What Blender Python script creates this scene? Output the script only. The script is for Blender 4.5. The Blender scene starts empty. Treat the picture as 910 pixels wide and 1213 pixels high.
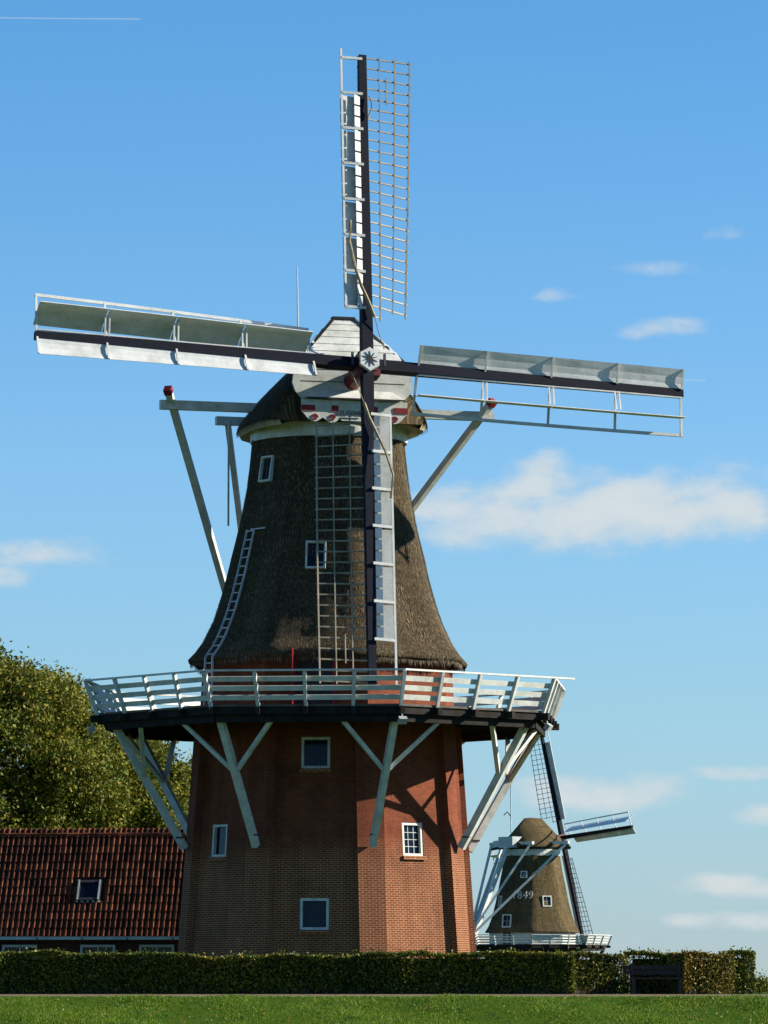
import bpy, math, random
import numpy as np
from mathutils import Vector, Matrix
from math import radians as R, sin, cos, pi, sqrt, atan2
random.seed(7); rng = np.random.default_rng(7)
S = bpy.context.scene
COL = S.collection

# ------------------------------------------------------------------ camera, sky, sun, exposure
cd = bpy.data.cameras.new('camera'); cam = bpy.data.objects.new('camera', cd); COL.objects.link(cam)
cam.location = (1.815, -150.0, 0.35)
cam.rotation_euler = (R(90 + 5.8385), 0, 0)
cd.sensor_fit = 'HORIZONTAL'; cd.sensor_width = 36; cd.lens = 5442.2 / 910 * 36
cd.clip_start = 1; cd.clip_end = 20000
S.camera = cam
SUN_AZ, SUN_EL = 94.0, 25.0          # azimuth counted from "towards the camera", turning to the right
sv = Vector((cos(R(SUN_EL)) * sin(R(SUN_AZ)), -cos(R(SUN_EL)) * cos(R(SUN_AZ)), sin(R(SUN_EL))))
sd = bpy.data.lights.new('sun', 'SUN'); sd.energy = 5.0; sd.angle = R(0.53); sd.color = (1.0, 0.93, 0.80)
sun = bpy.data.objects.new('sun', sd); COL.objects.link(sun)
sun.rotation_euler = (-sv).to_track_quat('-Z', 'Y').to_euler()
sun.location = (60, 0, 60)
S.view_settings.view_transform = 'Standard'; S.view_settings.look = 'None'
S.view_settings.exposure = 1.2; S.view_settings.gamma = 1.0; S.view_settings.use_curve_mapping = False

W = bpy.data.worlds.new('World'); S.world = W; W.use_nodes = True
wn, wl = W.node_tree.nodes, W.node_tree.links
wn.clear()
def wmath(op, a, b=None, c=None):
    n = wn.new('ShaderNodeMath'); n.operation = op
    for i, v in enumerate((a, b, c)):
        if v is None: continue
        if isinstance(v, (int, float)): n.inputs[i].default_value = v
        else: wl.new(v, n.inputs[i])
    return n.outputs[0]
def build_world():
    out = wn.new('ShaderNodeOutputWorld'); bg = wn.new('ShaderNodeBackground')
    sky = wn.new('ShaderNodeTexSky'); sky.sky_type = 'NISHITA'; sky.sun_disc = False
    sky.sun_elevation = R(SUN_EL); sky.sun_rotation = R(180 - SUN_AZ)
    sky.altitude = 0; sky.air_density = 0.95; sky.dust_density = 0.0; sky.ozone_density = 8.0
    tint = wn.new('ShaderNodeMix'); tint.data_type = 'RGBA'; tint.blend_type = 'MULTIPLY'; tint.inputs[0].default_value = 1
    wl.new(sky.outputs[0], tint.inputs[6])
    tc = wn.new('ShaderNodeTexCoord'); sx = wn.new('ShaderNodeSeparateXYZ'); wl.new(tc.outputs['Generated'], sx.inputs[0])
    # azimuth / elevation of the direction, in milliradians
    az = wmath('MULTIPLY', wmath('ARCTAN2', sx.outputs[0], sx.outputs[1]), 1000)
    el = wmath('MULTIPLY', wmath('ARCSINE', sx.outputs[2]), 1000)
    tr = wn.new('ShaderNodeValToRGB'); wl.new(wmath('DIVIDE', el, 210.0), tr.inputs[0]); ce = tr.color_ramp.elements; ce.new(.28); ce.new(.54)
    for e_, (p_, c_) in zip(ce, SKY_TINT): e_.position = p_; e_.color = (c_[0] / 2, c_[1] / 2, c_[2] / 2, 1)
    wl.new(tr.outputs[0], tint.inputs[7])
    cv = wn.new('ShaderNodeCombineXYZ'); wl.new(wmath('MULTIPLY', az, 0.05), cv.inputs[0]); wl.new(wmath('MULTIPLY', el, 0.095), cv.inputs[1])
    nz = wn.new('ShaderNodeTexNoise'); nz.inputs['Scale'].default_value = 1.3; nz.inputs['Detail'].default_value = 7; nz.inputs['Roughness'].default_value = 0.55
    wl.new(cv.outputs[0], nz.inputs['Vector'])
    nz2 = wn.new('ShaderNodeTexNoise'); nz2.inputs['Scale'].default_value = 0.22; nz2.inputs['Detail'].default_value = 3
    wl.new(cv.outputs[0], nz2.inputs['Vector'])
    # fair-weather clouds: azimuth, elevation, half width, half height, strength
    clouds = [(50, 102, 50, 11, 1.4), (34, 107, 12, 9, 1.25), (74, 104, 16, 10.5, 1.25), (18, 101, 20, 8, 1.35), (65, 154.5, 14, 2.6, .62), (63, 141.5, 13, 3.0, .62),
              (38, 149, 6, 2.0, .5), (76, 162, 6, 2.0, .5), (46, 41.0, 26, 5.2, 1.15), (76, 20.5, 22, 3.6, 1.1), (74, 13.0, 20, 2.8, 1.0),
              (82, 36, 9, 3.2, 1.05), (76, 45, 12, 2.0, .6), (-74, 92.5, 17, 4.6, .8), (-84, 88, 10, 3.0, .8), (30, 8, 30, 2.2, .5),
              (140, 70, 40, 8, .9), (-150, 90, 45, 8, .9), (-220, 40, 40, 7, .9), (230, 120, 40, 7, .9)]
    best = None
    for (a, e, w, h, s) in clouds:
        q = wmath('ADD', wmath('POWER', wmath('DIVIDE', wmath('SUBTRACT', az, a), w), 2.0), wmath('POWER', wmath('DIVIDE', wmath('SUBTRACT', el, e), h), 2.0))
        v = wmath('MULTIPLY', wmath('SUBTRACT', 1.0, wmath('MINIMUM', q, 2.0)), s)
        best = v if best is None else wmath('MAXIMUM', best, v)
    far = wmath('MULTIPLY', wmath('SUBTRACT', nz2.outputs[0], 0.72), 4.0)
    best = wmath('MAXIMUM', best, wmath('MAXIMUM', far, -1.0))
    dens = wmath('ADD', wmath('MULTIPLY', best, 0.62), wmath('MULTIPLY', wmath('SUBTRACT', nz.outputs[0], 0.5), 1.75))
    mr = wn.new('ShaderNodeMapRange'); mr.interpolation_type = 'SMOOTHSTEP'; wl.new(dens, mr.inputs[0])
    mr.inputs[1].default_value = 0.05; mr.inputs[2].default_value = 0.85; mr.inputs[3].default_value = 0; mr.inputs[4].default_value = 0.86
    alpha = mr.outputs[0]
    # condensation trails
    for (a0, a1, e0, sl, hw, st) in ((-110, -54, 208.2, 0.006, 0.18, .55), (65.5, 70.5, 130.4, -0.03, 0.16, .6)):
        d = wmath('ABSOLUTE', wmath('SUBTRACT', el, wmath('ADD', e0, wmath('MULTIPLY', wmath('SUBTRACT', az, a0), sl))))
        line = wmath('MAXIMUM', wmath('SUBTRACT', 1.0, wmath('DIVIDE', d, hw)), 0.0)
        inn = wmath('MULTIPLY', wmath('GREATER_THAN', az, a0), wmath('LESS_THAN', az, a1))
        alpha = wmath('MAXIMUM', alpha, wmath('MULTIPLY', wmath('MULTIPLY', line, inn), st))
    ccol = wn.new('ShaderNodeMix'); ccol.data_type = 'RGBA'
    mr2 = wn.new('ShaderNodeMapRange'); wl.new(dens, mr2.inputs[0]); mr2.inputs[1].default_value = .2; mr2.inputs[2].default_value = 1.2
    wl.new(mr2.outputs[0], ccol.inputs[0]); ccol.inputs[6].default_value = CLOUD_A; ccol.inputs[7].default_value = CLOUD_B
    mix = wn.new('ShaderNodeMix'); mix.data_type = 'RGBA'
    wl.new(alpha, mix.inputs[0]); wl.new(tint.outputs[2], mix.inputs[6]); wl.new(ccol.outputs[2], mix.inputs[7])
    wl.new(mix.outputs[2], bg.inputs[0]); bg.inputs[1].default_value = SKY_STRENGTH
    wl.new(bg.outputs[0], out.inputs[0])
SKY_STRENGTH = 0.0958
SKY_TINT = ((.04, (1.02, 1.12, 1.27)), (.28, (1.36, 1.375, 1.30)), (.54, (1.48, 1.54, 1.45)), (.98, (1.144, 1.54, 1.50)))
CLOUD_A = (2.7, 3.1, 3.35, 1); CLOUD_B = (3.35, 3.5, 3.45, 1)
build_world()

# ------------------------------------------------------------------ materials
def nmat(name):
    m = bpy.data.materials.new(name); m.use_nodes = True
    return m, m.node_tree.nodes, m.node_tree.links, m.node_tree.nodes['Principled BSDF']
def ramp(n, l, src, stops):
    r = n.new('ShaderNodeValToRGB'); l.new(src, r.inputs[0])
    e = r.color_ramp.elements
    while len(e) < len(stops): e.new(0.5)
    for el, (p, c) in zip(e, stops): el.position = p; el.color = (*c, 1)
    return r.outputs[0]
def noise(n, l, scale, detail=4, vec=None, rough=.6):
    t = n.new('ShaderNodeTexNoise'); t.inputs['Scale'].default_value = scale; t.inputs['Detail'].default_value = detail; t.inputs['Roughness'].default_value = rough
    if vec is None:
        tc = n.new('ShaderNodeTexCoord'); vec = tc.outputs['Object']
    l.new(vec, t.inputs['Vector']); return t.outputs[0]
def mixc(n, l, f, a, b, mode='MIX'):
    m = n.new('ShaderNodeMix'); m.data_type = 'RGBA'; m.blend_type = mode
    for k, v in ((0, f), (6, a), (7, b)):
        if isinstance(v, (int, float)): m.inputs[k].default_value = v
        elif isinstance(v, tuple): m.inputs[k].default_value = (*v, 1)
        else: l.new(v, m.inputs[k])
    return m.outputs[2]
def bump(n, l, b, h, dist, strength=1):
    bp = n.new('ShaderNodeBump'); bp.inputs['Distance'].default_value = dist; bp.inputs['Strength'].default_value = strength
    l.new(h, bp.inputs['Height']); l.new(bp.outputs[0], b.inputs['Normal'])
def paint(name, c, c2, rough=.55, scale=3.0, spec=.3, bd=.004):
    m, n, l, b = nmat(name)
    f = noise(n, l, scale, 6); f2 = noise(n, l, scale * 9, 3)
    col = ramp(n, l, f, [(.35, c2), (.6, c)])
    col = mixc(n, l, .25, col, ramp(n, l, f2, [(.3, tuple(x * .6 for x in c)), (.7, c)]))
    f3 = noise(n, l, scale * .37, 6, rough=.75)
    col = mixc(n, l, .75, col, ramp(n, l, f3, [(.34, (.66, .68, .62)), (.52, (1, 1, 1))]), 'MULTIPLY')
    l.new(col, b.inputs['Base Color']); b.inputs['Roughness'].default_value = rough; b.inputs['Specular IOR Level'].default_value = spec
    bump(n, l, b, f2, bd)
    return m
M = {}
M['white'] = paint('white_paint', (.56, .565, .53), (.40, .41, .37))
M['sailwhite'] = paint('sail_white_paint', (.56, .565, .545), (.43, .44, .42), scale=2)
M['flapwhite'] = paint('flap_white_paint', (.80, .80, .78), (.68, .68, .66), scale=2)
M['lath'] = paint('lath_paint', (.30, .26, .18), (.18, .15, .10))
M['stock'] = paint('stock_black_paint', (.007, .008, .016), (.011, .012, .022), rough=.75, spec=.12)
M['red'] = paint('red_paint', (.22, .010, .014), (.14, .008, .010))
M['darkred'] = paint('dark_red_iron', (.11, .008, .010), (.07, .006, .007))
M['black'] = paint('black_paint', (.01, .01, .012), (.02, .02, .02))
M['tar'] = paint('dark_timber', (.026, .023, .021), (.013, .011, .010), rough=.85, spec=.1)
M['deckwood'] = paint('deck_timber', (.10, .085, .07), (.055, .045, .04), rough=.85)
M['plank'] = paint('pale_soffit_wood', (.42, .36, .25), (.28, .22, .14), rough=.8)
M['iron'] = paint('iron_grey', (.045, .045, .05), (.025, .022, .022), rough=.5)
M['rope'] = paint('rope_hemp', (.34, .28, .18), (.18, .14, .09), rough=.95, scale=12)
M['benchwood'] = paint('bench_timber', (.04, .022, .016), (.022, .013, .011), rough=.6)
M['lampgrey'] = paint('floodlight_grey', (.35, .36, .37), (.2, .2, .2))
M['zinc'] = paint('zinc_gutter', (.42, .45, .46), (.3, .32, .33), rough=.4)
def m_glass():
    m, n, l, b = nmat('window_glass')
    b.inputs['Base Color'].default_value = (.004, .006, .014, 1); b.inputs['Roughness'].default_value = .06
    b.inputs['Specular IOR Level'].default_value = .22
    bump(n, l, b, noise(n, l, 1.3, 1), .02, .3)
    return m
M['glass'] = m_glass()
def m_brick(name, c1, c2, mortar, mortar2, zsplit):
    m, n, l, b = nmat(name)
    uv = n.new('ShaderNodeUVMap'); uv.uv_map = 'UVMap'
    br = n.new('ShaderNodeTexBrick'); l.new(uv.outputs[0], br.inputs['Vector'])
    br.inputs['Scale'].default_value = 1; br.inputs['Brick Width'].default_value = .22; br.inputs['Row Height'].default_value = .07
    br.inputs['Mortar Size'].default_value = .012; br.inputs['Mortar Smooth'].default_value = .15; br.inputs['Bias'].default_value = -.1
    br.offset = .5
    f = noise(n, l, .8, 5, uv.outputs[0]); f2 = noise(n, l, 9, 4, uv.outputs[0])
    sp = n.new('ShaderNodeSeparateXYZ'); l.new(uv.outputs[0], sp.inputs[0])
    mr = n.new('ShaderNodeMapRange'); mr.inputs[1].default_value = zsplit - .5; mr.inputs[2].default_value = zsplit + .5
    ad = n.new('ShaderNodeMath'); ad.operation = 'MULTIPLY_ADD'; ad.inputs[1].default_value = .5; l.new(f, ad.inputs[0]); l.new(sp.outputs[1], ad.inputs[2])
    l.new(ad.outputs[0], mr.inputs[0])
    mo = mixc(n, l, mr.outputs[0], mortar2, mortar)
    l.new(mo, br.inputs['Mortar'])
    ca = mixc(n, l, f2, c1, tuple(x * .72 for x in c1)); cb = mixc(n, l, f, c2, tuple(x * .7 for x in c2))
    l.new(ca, br.inputs['Color1']); l.new(cb, br.inputs['Color2'])
    st = ramp(n, l, noise(n, l, .45, 6, uv.outputs[0], .7), [(.32, (.62, .60, .60)), (.55, (1, 1, 1))])
    col = mixc(n, l, .55, br.outputs[0], st, 'MULTIPLY')
    mp = n.new('ShaderNodeMapping'); mp.inputs['Scale'].default_value = (1.6, .16, 1); l.new(uv.outputs[0], mp.inputs[0])
    run = ramp(n, l, noise(n, l, 1.6, 6, mp.outputs[0], .7), [(.40, (.58, .56, .56)), (.55, (1, 1, 1)), (.72, (1.16, 1.12, 1.08))])
    col = mixc(n, l, .45, col, run, 'MULTIPLY')
    pt = ramp(n, l, noise(n, l, .33, 4, uv.outputs[0]), [(.40, (.74, .72, .72)), (.47, (1, 1, 1)), (.57, (1, 1, 1)), (.64, (1.22, 1.25, 1.25))])
    col = mixc(n, l, .8, col, pt, 'MULTIPLY')
    l.new(col, b.inputs['Base Color']); b.inputs['Roughness'].default_value = .9; b.inputs['Specular IOR Level'].default_value = .15
    h = n.new('ShaderNodeMath'); h.operation = 'SUBTRACT'; h.inputs[0].default_value = 1; l.new(br.outputs['Fac'], h.inputs[1])
    bump(n, l, b, h.outputs[0], .012)
    return m
M['brick'] = m_brick('red_brick', (.225, .056, .023), (.155, .034, .016), (.17, .062, .032), (.34, .205, .105), 4.75)
M['brick2'] = m_brick('dark_red_brick', (.10, .026, .019), (.075, .018, .015), (.09, .06, .05), (.09, .06, .05), 1)
def m_thatch(name, a, c):
    m, n, l, b = nmat(name)
    uv = n.new('ShaderNodeUVMap'); uv.uv_map = 'UVMap'
    mp = n.new('ShaderNodeMapping'); mp.inputs['Scale'].default_value = (1, .22, 1); l.new(uv.outputs[0], mp.inputs[0])
    f = noise(n, l, 32, 6, mp.outputs[0], .75); g = noise(n, l, .9, 5, uv.outputs[0]); h = noise(n, l, 60, 3, mp.outputs[0])
    col = ramp(n, l, f, [(.30, tuple(x * .35 for x in a)), (.5, a), (.72, c)])
    col = mixc(n, l, .6, col, ramp(n, l, g, [(.3, (.55, .56, .55)), (.65, (1, 1, 1))]), 'MULTIPLY')
    m3 = n.new('ShaderNodeMapping'); m3.inputs['Scale'].default_value = (.25, 3.2, 1); l.new(uv.outputs[0], m3.inputs[0])
    col = mixc(n, l, .6, col, ramp(n, l, noise(n, l, 1.1, 4, m3.outputs[0]), [(.36, (.62, .62, .62)), (.55, (1.05, 1.03, 1))]), 'MULTIPLY')
    m4 = n.new('ShaderNodeMapping'); m4.inputs['Scale'].default_value = (2.2, .2, 1); l.new(uv.outputs[0], m4.inputs[0])
    col = mixc(n, l, .6, col, ramp(n, l, noise(n, l, 1.3, 5, m4.outputs[0]), [(.38, (.62, .63, .60)), (.58, (1.08, 1.06, 1))]), 'MULTIPLY')
    col = mixc(n, l, ramp(n, l, noise(n, l, 1.7, 6, uv.outputs[0], .7), [(.58, (0, 0, 0)), (.72, (.45, .45, .45))]), col, (a[0] * .55, a[1] * .85, a[2] * .5))
    l.new(col, b.inputs['Base Color']); b.inputs['Roughness'].default_value = .95; b.inputs['Specular IOR Level'].default_value = .1
    s = n.new('ShaderNodeMath'); s.operation = 'MULTIPLY_ADD'; s.inputs[1].default_value = .4; l.new(h, s.inputs[0]); l.new(f, s.inputs[2])
    bump(n, l, b, s.outputs[0], .06)
    return m
M['thatch'] = m_thatch('dark_thatch', (.060, .044, .026), (.27, .208, .13))
M['thatch2'] = m_thatch('tan_thatch', (.095, .069, .034), (.235, .175, .09))
def m_island(name, stops, trans, rough=.7, vs=.55):
    m, n, l, b = nmat(name)
    g = n.new('ShaderNodeNewGeometry')
    col = ramp(n, l, g.outputs['Random Per Island'], stops)
    big = noise(n, l, vs, 5)
    col = mixc(n, l, .9, col, ramp(n, l, big, [(.32, (.48, .66, .45)), (.5, (.95, .95, .9)), (.68, (1.2, 1.08, 1.0))]), 'MULTIPLY')
    l.new(col, b.inputs['Base Color']); b.inputs['Roughness'].default_value = rough; b.inputs['Specular IOR Level'].default_value = .25
    if trans:
        t = n.new('ShaderNodeBsdfTranslucent'); l.new(col, t.inputs[0])
        mx = n.new('ShaderNodeMixShader'); mx.inputs[0].default_value = trans
        l.new(b.outputs[0], mx.inputs[1]); l.new(t.outputs[0], mx.inputs[2]); l.new(mx.outputs[0], n['Material Output'].inputs[0])
    return m
M['leaf'] = m_island('autumn_leaf', [(0, (.04, .062, .006)), (.35, (.095, .115, .010)), (.7, (.165, .168, .014)), (1, (.24, .18, .02))], .25)
M['hedge'] = m_island('hedge_leaf', [(0, (.03, .05, .005)), (.45, (.08, .105, .010)), (.85, (.19, .185, .016)), (1, (.26, .17, .02))], .2, .5)
M['hedge2'] = m_island('sunlit_hedge_and_fallen_leaf', [(0, (.05, .055, .008)), (.5, (.16, .125, .016)), (1, (.30, .17, .03))], .2, .5)  # sunlight on the hedge put into leaf colour; fallen leaves share it
M['hedge3'] = m_island('lit_green_hedge_leaf', [(0, (.035, .05, .007)), (.5, (.09, .10, .013)), (1, (.22, .17, .025))], .2, .5)  # green leaf copy with sunlight mixed into its colour
M['grass'] = m_island('grass_blade', [(0, (.035, .095, .003)), (.5, (.095, .205, .005)), (.9, (.19, .25, .01)), (1, (.26, .22, .05))], .3, .6, vs=.9)
M['straw'] = m_island('straw', [(0, (.025, .019, .011)), (.6, (.08, .060, .035)), (1, (.24, .187, .117))], 0, .9)
M['straw2'] = m_island('tan_straw', [(0, (.05, .036, .017)), (.6, (.11, .082, .043)), (1, (.24, .18, .10))], 0, .9)
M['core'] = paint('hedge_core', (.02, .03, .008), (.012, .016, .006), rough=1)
M['bark'] = paint('bark', (.10, .075, .05), (.05, .04, .03), rough=.95, scale=4, bd=.02)
M['tile'] = None
def m_tile():
    m, n, l, b = nmat('roof_tile_clay')
    o = n.new('ShaderNodeObjectInfo'); g = n.new('ShaderNodeNewGeometry')
    a = n.new('ShaderNodeMath'); a.operation = 'ADD'; l.new(o.outputs['Random'], a.inputs[0]); l.new(g.outputs['Random Per Island'], a.inputs[1])
    fr = n.new('ShaderNodeMath'); fr.operation = 'FRACT'; l.new(a.outputs[0], fr.inputs[0])
    col = ramp(n, l, fr.outputs[0], [(0, (.035, .011, .007)), (.5, (.078, .024, .012)), (1, (.16, .052, .024))])
    col = mixc(n, l, .85, col, ramp(n, l, noise(n, l, 1.4, 6, g.outputs['Position'], .7), [(.36, (.42, .46, .40)), (.5, (.95, .95, .95)), (.66, (1.3, 1.22, 1.1))]), 'MULTIPLY')
    l.new(col, b.inputs['Base Color']); b.inputs['Roughness'].default_value = .8; b.inputs['Specular IOR Level'].default_value = .1
    return m
M['tile'] = m_tile()
def m_ground():
    m, n, l, b = nmat('turf')
    f = noise(n, l, .35, 6); f2 = noise(n, l, 5, 5)
    col = mixc(n, l, .6, ramp(n, l, f, [(.35, (.025, .07, .004)), (.65, (.055, .12, .007))]), ramp(n, l, f2, [(.3, (.015, .04, .003)), (.7, (.06, .085, .01))]))
    l.new(col, b.inputs['Base Color']); b.inputs['Roughness'].default_value = 1; b.inputs['Specular IOR Level'].default_value = .02; bump(n, l, b, f2, .05)
    return m
M['ground'] = m_ground()
M['path'] = paint('gravel_path_surface', (.15, .108, .058), (.085, .058, .03), rough=.95, scale=2)

# ------------------------------------------------------------------ mesh helpers
class MB:
    def __init__(s): s.v = []; s.f = []; s.uv = []; s.has_uv = False
    def face(s, pts, uvs=None):
        k = len(s.v); s.v += [tuple(p) for p in pts]; s.f.append(tuple(range(k, k + len(pts))))
        if uvs is None: uvs = [(p[0], p[2]) for p in pts]
        else: s.has_uv = True
        s.uv += [tuple(u) for u in uvs]
        return s
    def hexa(s, c):          # 8 corners: bottom 4 ccw, top 4 ccw
        for q in ((3, 2, 1, 0), (4, 5, 6, 7), (0, 1, 5, 4), (1, 2, 6, 5), (2, 3, 7, 6), (3, 0, 4, 7)):
            s.face([c[i] for i in q])
        return s
    def box(s, c, d, m=None):
        c = Vector(c); x, y, z = d[0] / 2, d[1] / 2, d[2] / 2
        P = [Vector(p) for p in ((-x, -y, -z), (x, -y, -z), (x, y, -z), (-x, y, -z), (-x, -y, z), (x, -y, z), (x, y, z), (-x, y, z))]
        if m is not None: P = [m @ p for p in P]
        return s.hexa([c + p for p in P])
    def bar(s, a, b, w, t, up=(0, 0, 1), w2=None, t2=None):   # w across "up", t along it
        a, b = Vector(a), Vector(b); d = (b - a).normalized(); up = Vector(up)
        if abs(d.dot(up)) > .99: up = Vector((0, 1, 0))
        sd = d.cross(up).normalized(); uu = sd.cross(d).normalized()
        w2 = w if w2 is None else w2; t2 = t if t2 is None else t2
        c = [a - sd * w / 2 - uu * t / 2, a + sd * w / 2 - uu * t / 2, a + sd * w / 2 + uu * t / 2, a - sd * w / 2 + uu * t / 2,
             b - sd * w2 / 2 - uu * t2 / 2, b + sd * w2 / 2 - uu * t2 / 2, b + sd * w2 / 2 + uu * t2 / 2, b - sd * w2 / 2 + uu * t2 / 2]
        return s.hexa(c)
    def tube(s, pts, r, n=8, r2=None):
        pts = [Vector(p) for p in pts]; rings = []
        for i, p in enumerate(pts):
            d = (pts[min(i + 1, len(pts) - 1)] - pts[max(i - 1, 0)]).normalized()
            u = d.cross(Vector((0, 0, 1)));  u = u.normalized() if u.length > .05 else d.cross(Vector((0, 1, 0))).normalized()
            w = u.cross(d); rr = r if r2 is None else r + (r2 - r) * i / (len(pts) - 1)
            rings.append([p + (u * cos(2 * pi * k / n) + w * sin(2 * pi * k / n)) * rr for k in range(n)])
        for A, B in zip(rings, rings[1:]):
            for k in range(n): s.face([A[k], A[(k + 1) % n], B[(k + 1) % n], B[k]])
        s.face(rings[0][::-1]); s.face(rings[-1]); return s
    def prism(s, poly, y0, y1):     # poly in x,z ; extruded along y
        A = [(p[0], y0, p[1]) for p in poly]; B = [(p[0], y1, p[1]) for p in poly]
        s.face(A); s.face(B[::-1]); n = len(poly)
        for i in range(n): s.face([A[i], B[i], B[(i + 1) % n], A[(i + 1) % n]])
        return s
    def build(s, name, mat, parent=None, smooth=False, weld=True):
        me = bpy.data.meshes.new(name); me.from_pydata(s.v, [], s.f)
        ul = me.uv_layers.new(name='UVMap'); ul.data.foreach_set('uv', np.array(s.uv, dtype=np.float32).ravel())
        me.materials.append(M[mat])
        import bmesh
        bm = bmesh.new(); bm.from_mesh(me)
        if weld: bmesh.ops.remove_doubles(bm, verts=bm.verts, dist=.0004)
        bmesh.ops.recalc_face_normals(bm, faces=bm.faces) if weld else None
        bm.to_mesh(me); bm.free()
        if smooth: me.polygons.foreach_set('use_smooth', [True] * len(me.polygons))
        o = bpy.data.objects.new(name, me); COL.objects.link(o); o.parent = parent
        return o
def raw(name, verts, nper, mat, parent=None):      # loose polygons of nper corners
    verts = np.asarray(verts, dtype=np.float32).reshape(-1, 3); nf = len(verts) // nper
    me = bpy.data.meshes.new(name); me.vertices.add(len(verts)); me.vertices.foreach_set('co', verts.ravel())
    me.loops.add(len(verts)); me.loops.foreach_set('vertex_index', np.arange(len(verts), dtype=np.int32))
    me.polygons.add(nf); me.polygons.foreach_set('loop_start', np.arange(0, len(verts), nper, dtype=np.int32))
    me.polygons.foreach_set('loop_total', np.full(nf, nper, dtype=np.int32))
    me.update(calc_edges=True); me.validate(); me.materials.append(M[mat])
    o = bpy.data.objects.new(name, me); COL.objects.link(o); o.parent = parent
    return o
def empty(name, loc=(0, 0, 0), rz=0, parent=None):
    o = bpy.data.objects.new(name, None); COL.objects.link(o); o.location = loc; o.rotation_euler = (0, 0, rz); o.parent = parent
    o.empty_display_size = .5
    return o
def tag(o, label=None, cat=None, group=None, kind=None):
    if label: o['label'] = label
    if cat: o['category'] = cat
    if group: o['group'] = group
    if kind: o['kind'] = kind
    return o
def dirs(az):            # outward normal and tangent of a wall that faces azimuth az (degrees from "towards the camera")
    a = R(az); return Vector((sin(a), -cos(a), 0)), Vector((cos(a), sin(a), 0))
def leaves(centers, size, per=1, jitter=0.0, flat=None):
    c = np.repeat(np.asarray(centers), per, axis=0); n = len(c)
    c = c + rng.normal(0, jitter, (n, 3)) if jitter else c
    a = rng.normal(size=(n, 3)); a /= np.linalg.norm(a, axis=1)[:, None]
    b = rng.normal(size=(n, 3)); b -= (a * b).sum(1)[:, None] * a; b /= np.linalg.norm(b, axis=1)[:, None]
    s = size * rng.uniform(.6, 1.35, (n, 1))
    return np.stack([c - a * s, c - b * s * .55 + a * s * .1, c + a * s, c + b * s * .55 + a * s * .1], axis=1)

# ------------------------------------------------------------------ ground, path
def height(y): 
    if y >= -22.6: return 0.0
    if y >= -27: return -.07 * (-22.6 - y) / 4.4
    if y >= -34.5: return -.07 - 1.23 * (-27 - y) / 7.5
    return -1.30 - min(1, (-34.5 - y) / 60) * .2
def make_ground():
    m = MB(); ys = [6000, 1500, 400, 120, 40, 0, -12, -20, -22.6, -24, -27] + [-27 - 7.5 * k / 12 for k in range(1, 13)] + [-40, -60, -95, -140, -200, -600]
    xs = [-4000, -800, -150, -40, -16] + list(range(-12, 17, 2)) + [20, 45, 150, 800, 4000]
    def P(x, y):
        z = height(y)
        if -34 < y < -27 and -15 < x < 18: z += .05 * sin(x * .9 + y) + .03 * sin(x * 2.3)
        return (x, y, z)
    for y0, y1 in zip(ys, ys[1:]):
        for x0, x1 in zip(xs, xs[1:]):
            m.face([P(x0, y1), P(x1, y1), P(x1, y0), P(x0, y0)])
    o = m.build('ground', 'ground', smooth=True); tag(o, kind='structure')
    p = MB(); xs = list(range(-40, 60, 2))
    for x0, x1 in zip(xs, xs[1:]):
        e0 = -26.3 + .25 * sin(x0 * .5); e1 = -26.3 + .25 * sin(x1 * .5)
        p.face([(x0, e0, height(e0) + .006), (x1, e1, height(e1) + .006), (x1, -22.65, .005), (x0, -22.65, .005)])
    o = p.build('path', 'path'); tag(o, kind='structure')
make_ground()

# ------------------------------------------------------------------ shared mill pieces
def octa(r, th, az0, soft=1.062):
    d = (th - az0 + 22.5) % 45 - 22.5
    q = r / cos(R(d)); k = r * soft
    h = max(.0, .5 + .5 * (k - q) / (.03 * r)); h = min(1, h)
    return k * (1 - h) + q * h - .03 * r * h * (1 - h) * .5
def loft(name, levels, az0, mat, parent, soft, lip=None, N=128, disp=.02):
    m = MB(); rings = []; vv = 0
    for i, (z, r) in enumerate(levels):
        if i: vv += sqrt((z - levels[i - 1][0]) ** 2 + (r - levels[i - 1][1]) ** 2)
        ring = []
        for k in range(N + 1):
            th = 360 * (k % N) / N; q = octa(r, th, az0, soft) + disp * (random.random() - .5) + .02 * sin(th * .21 + z * 1.7)
            if k == N: ring.append((ring[0][0], (2 * pi * 3.5, vv)))
            else: ring.append(((q * sin(R(th)), -q * cos(R(th)), z + (disp * (random.random() - .5) if i < 2 else 0)), (R(th) * 3.5, vv)))
        rings.append(ring)
    for A, B in zip(rings, rings[1:]):
        for k in range(N):
            m.face([A[k][0], A[k + 1][0], B[k + 1][0], B[k][0]], [A[k][1], A[k + 1][1], B[k + 1][1], B[k][1]])
    if lip:
        z, r = lip; L2 = []
        for k in range(N + 1):
            th = 360 * (k % N) / N; q = octa(r, th, az0, soft); L2.append((q * sin(R(th)), -q * cos(R(th)), z))
        A = rings[0]
        for k in range(N): m.face([A[k + 1][0], A[k][0], L2[k], L2[k + 1]], [A[k + 1][1], A[k][1], A[k][1], A[k + 1][1]])
    return m.build(name, mat, parent, smooth=True)
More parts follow.
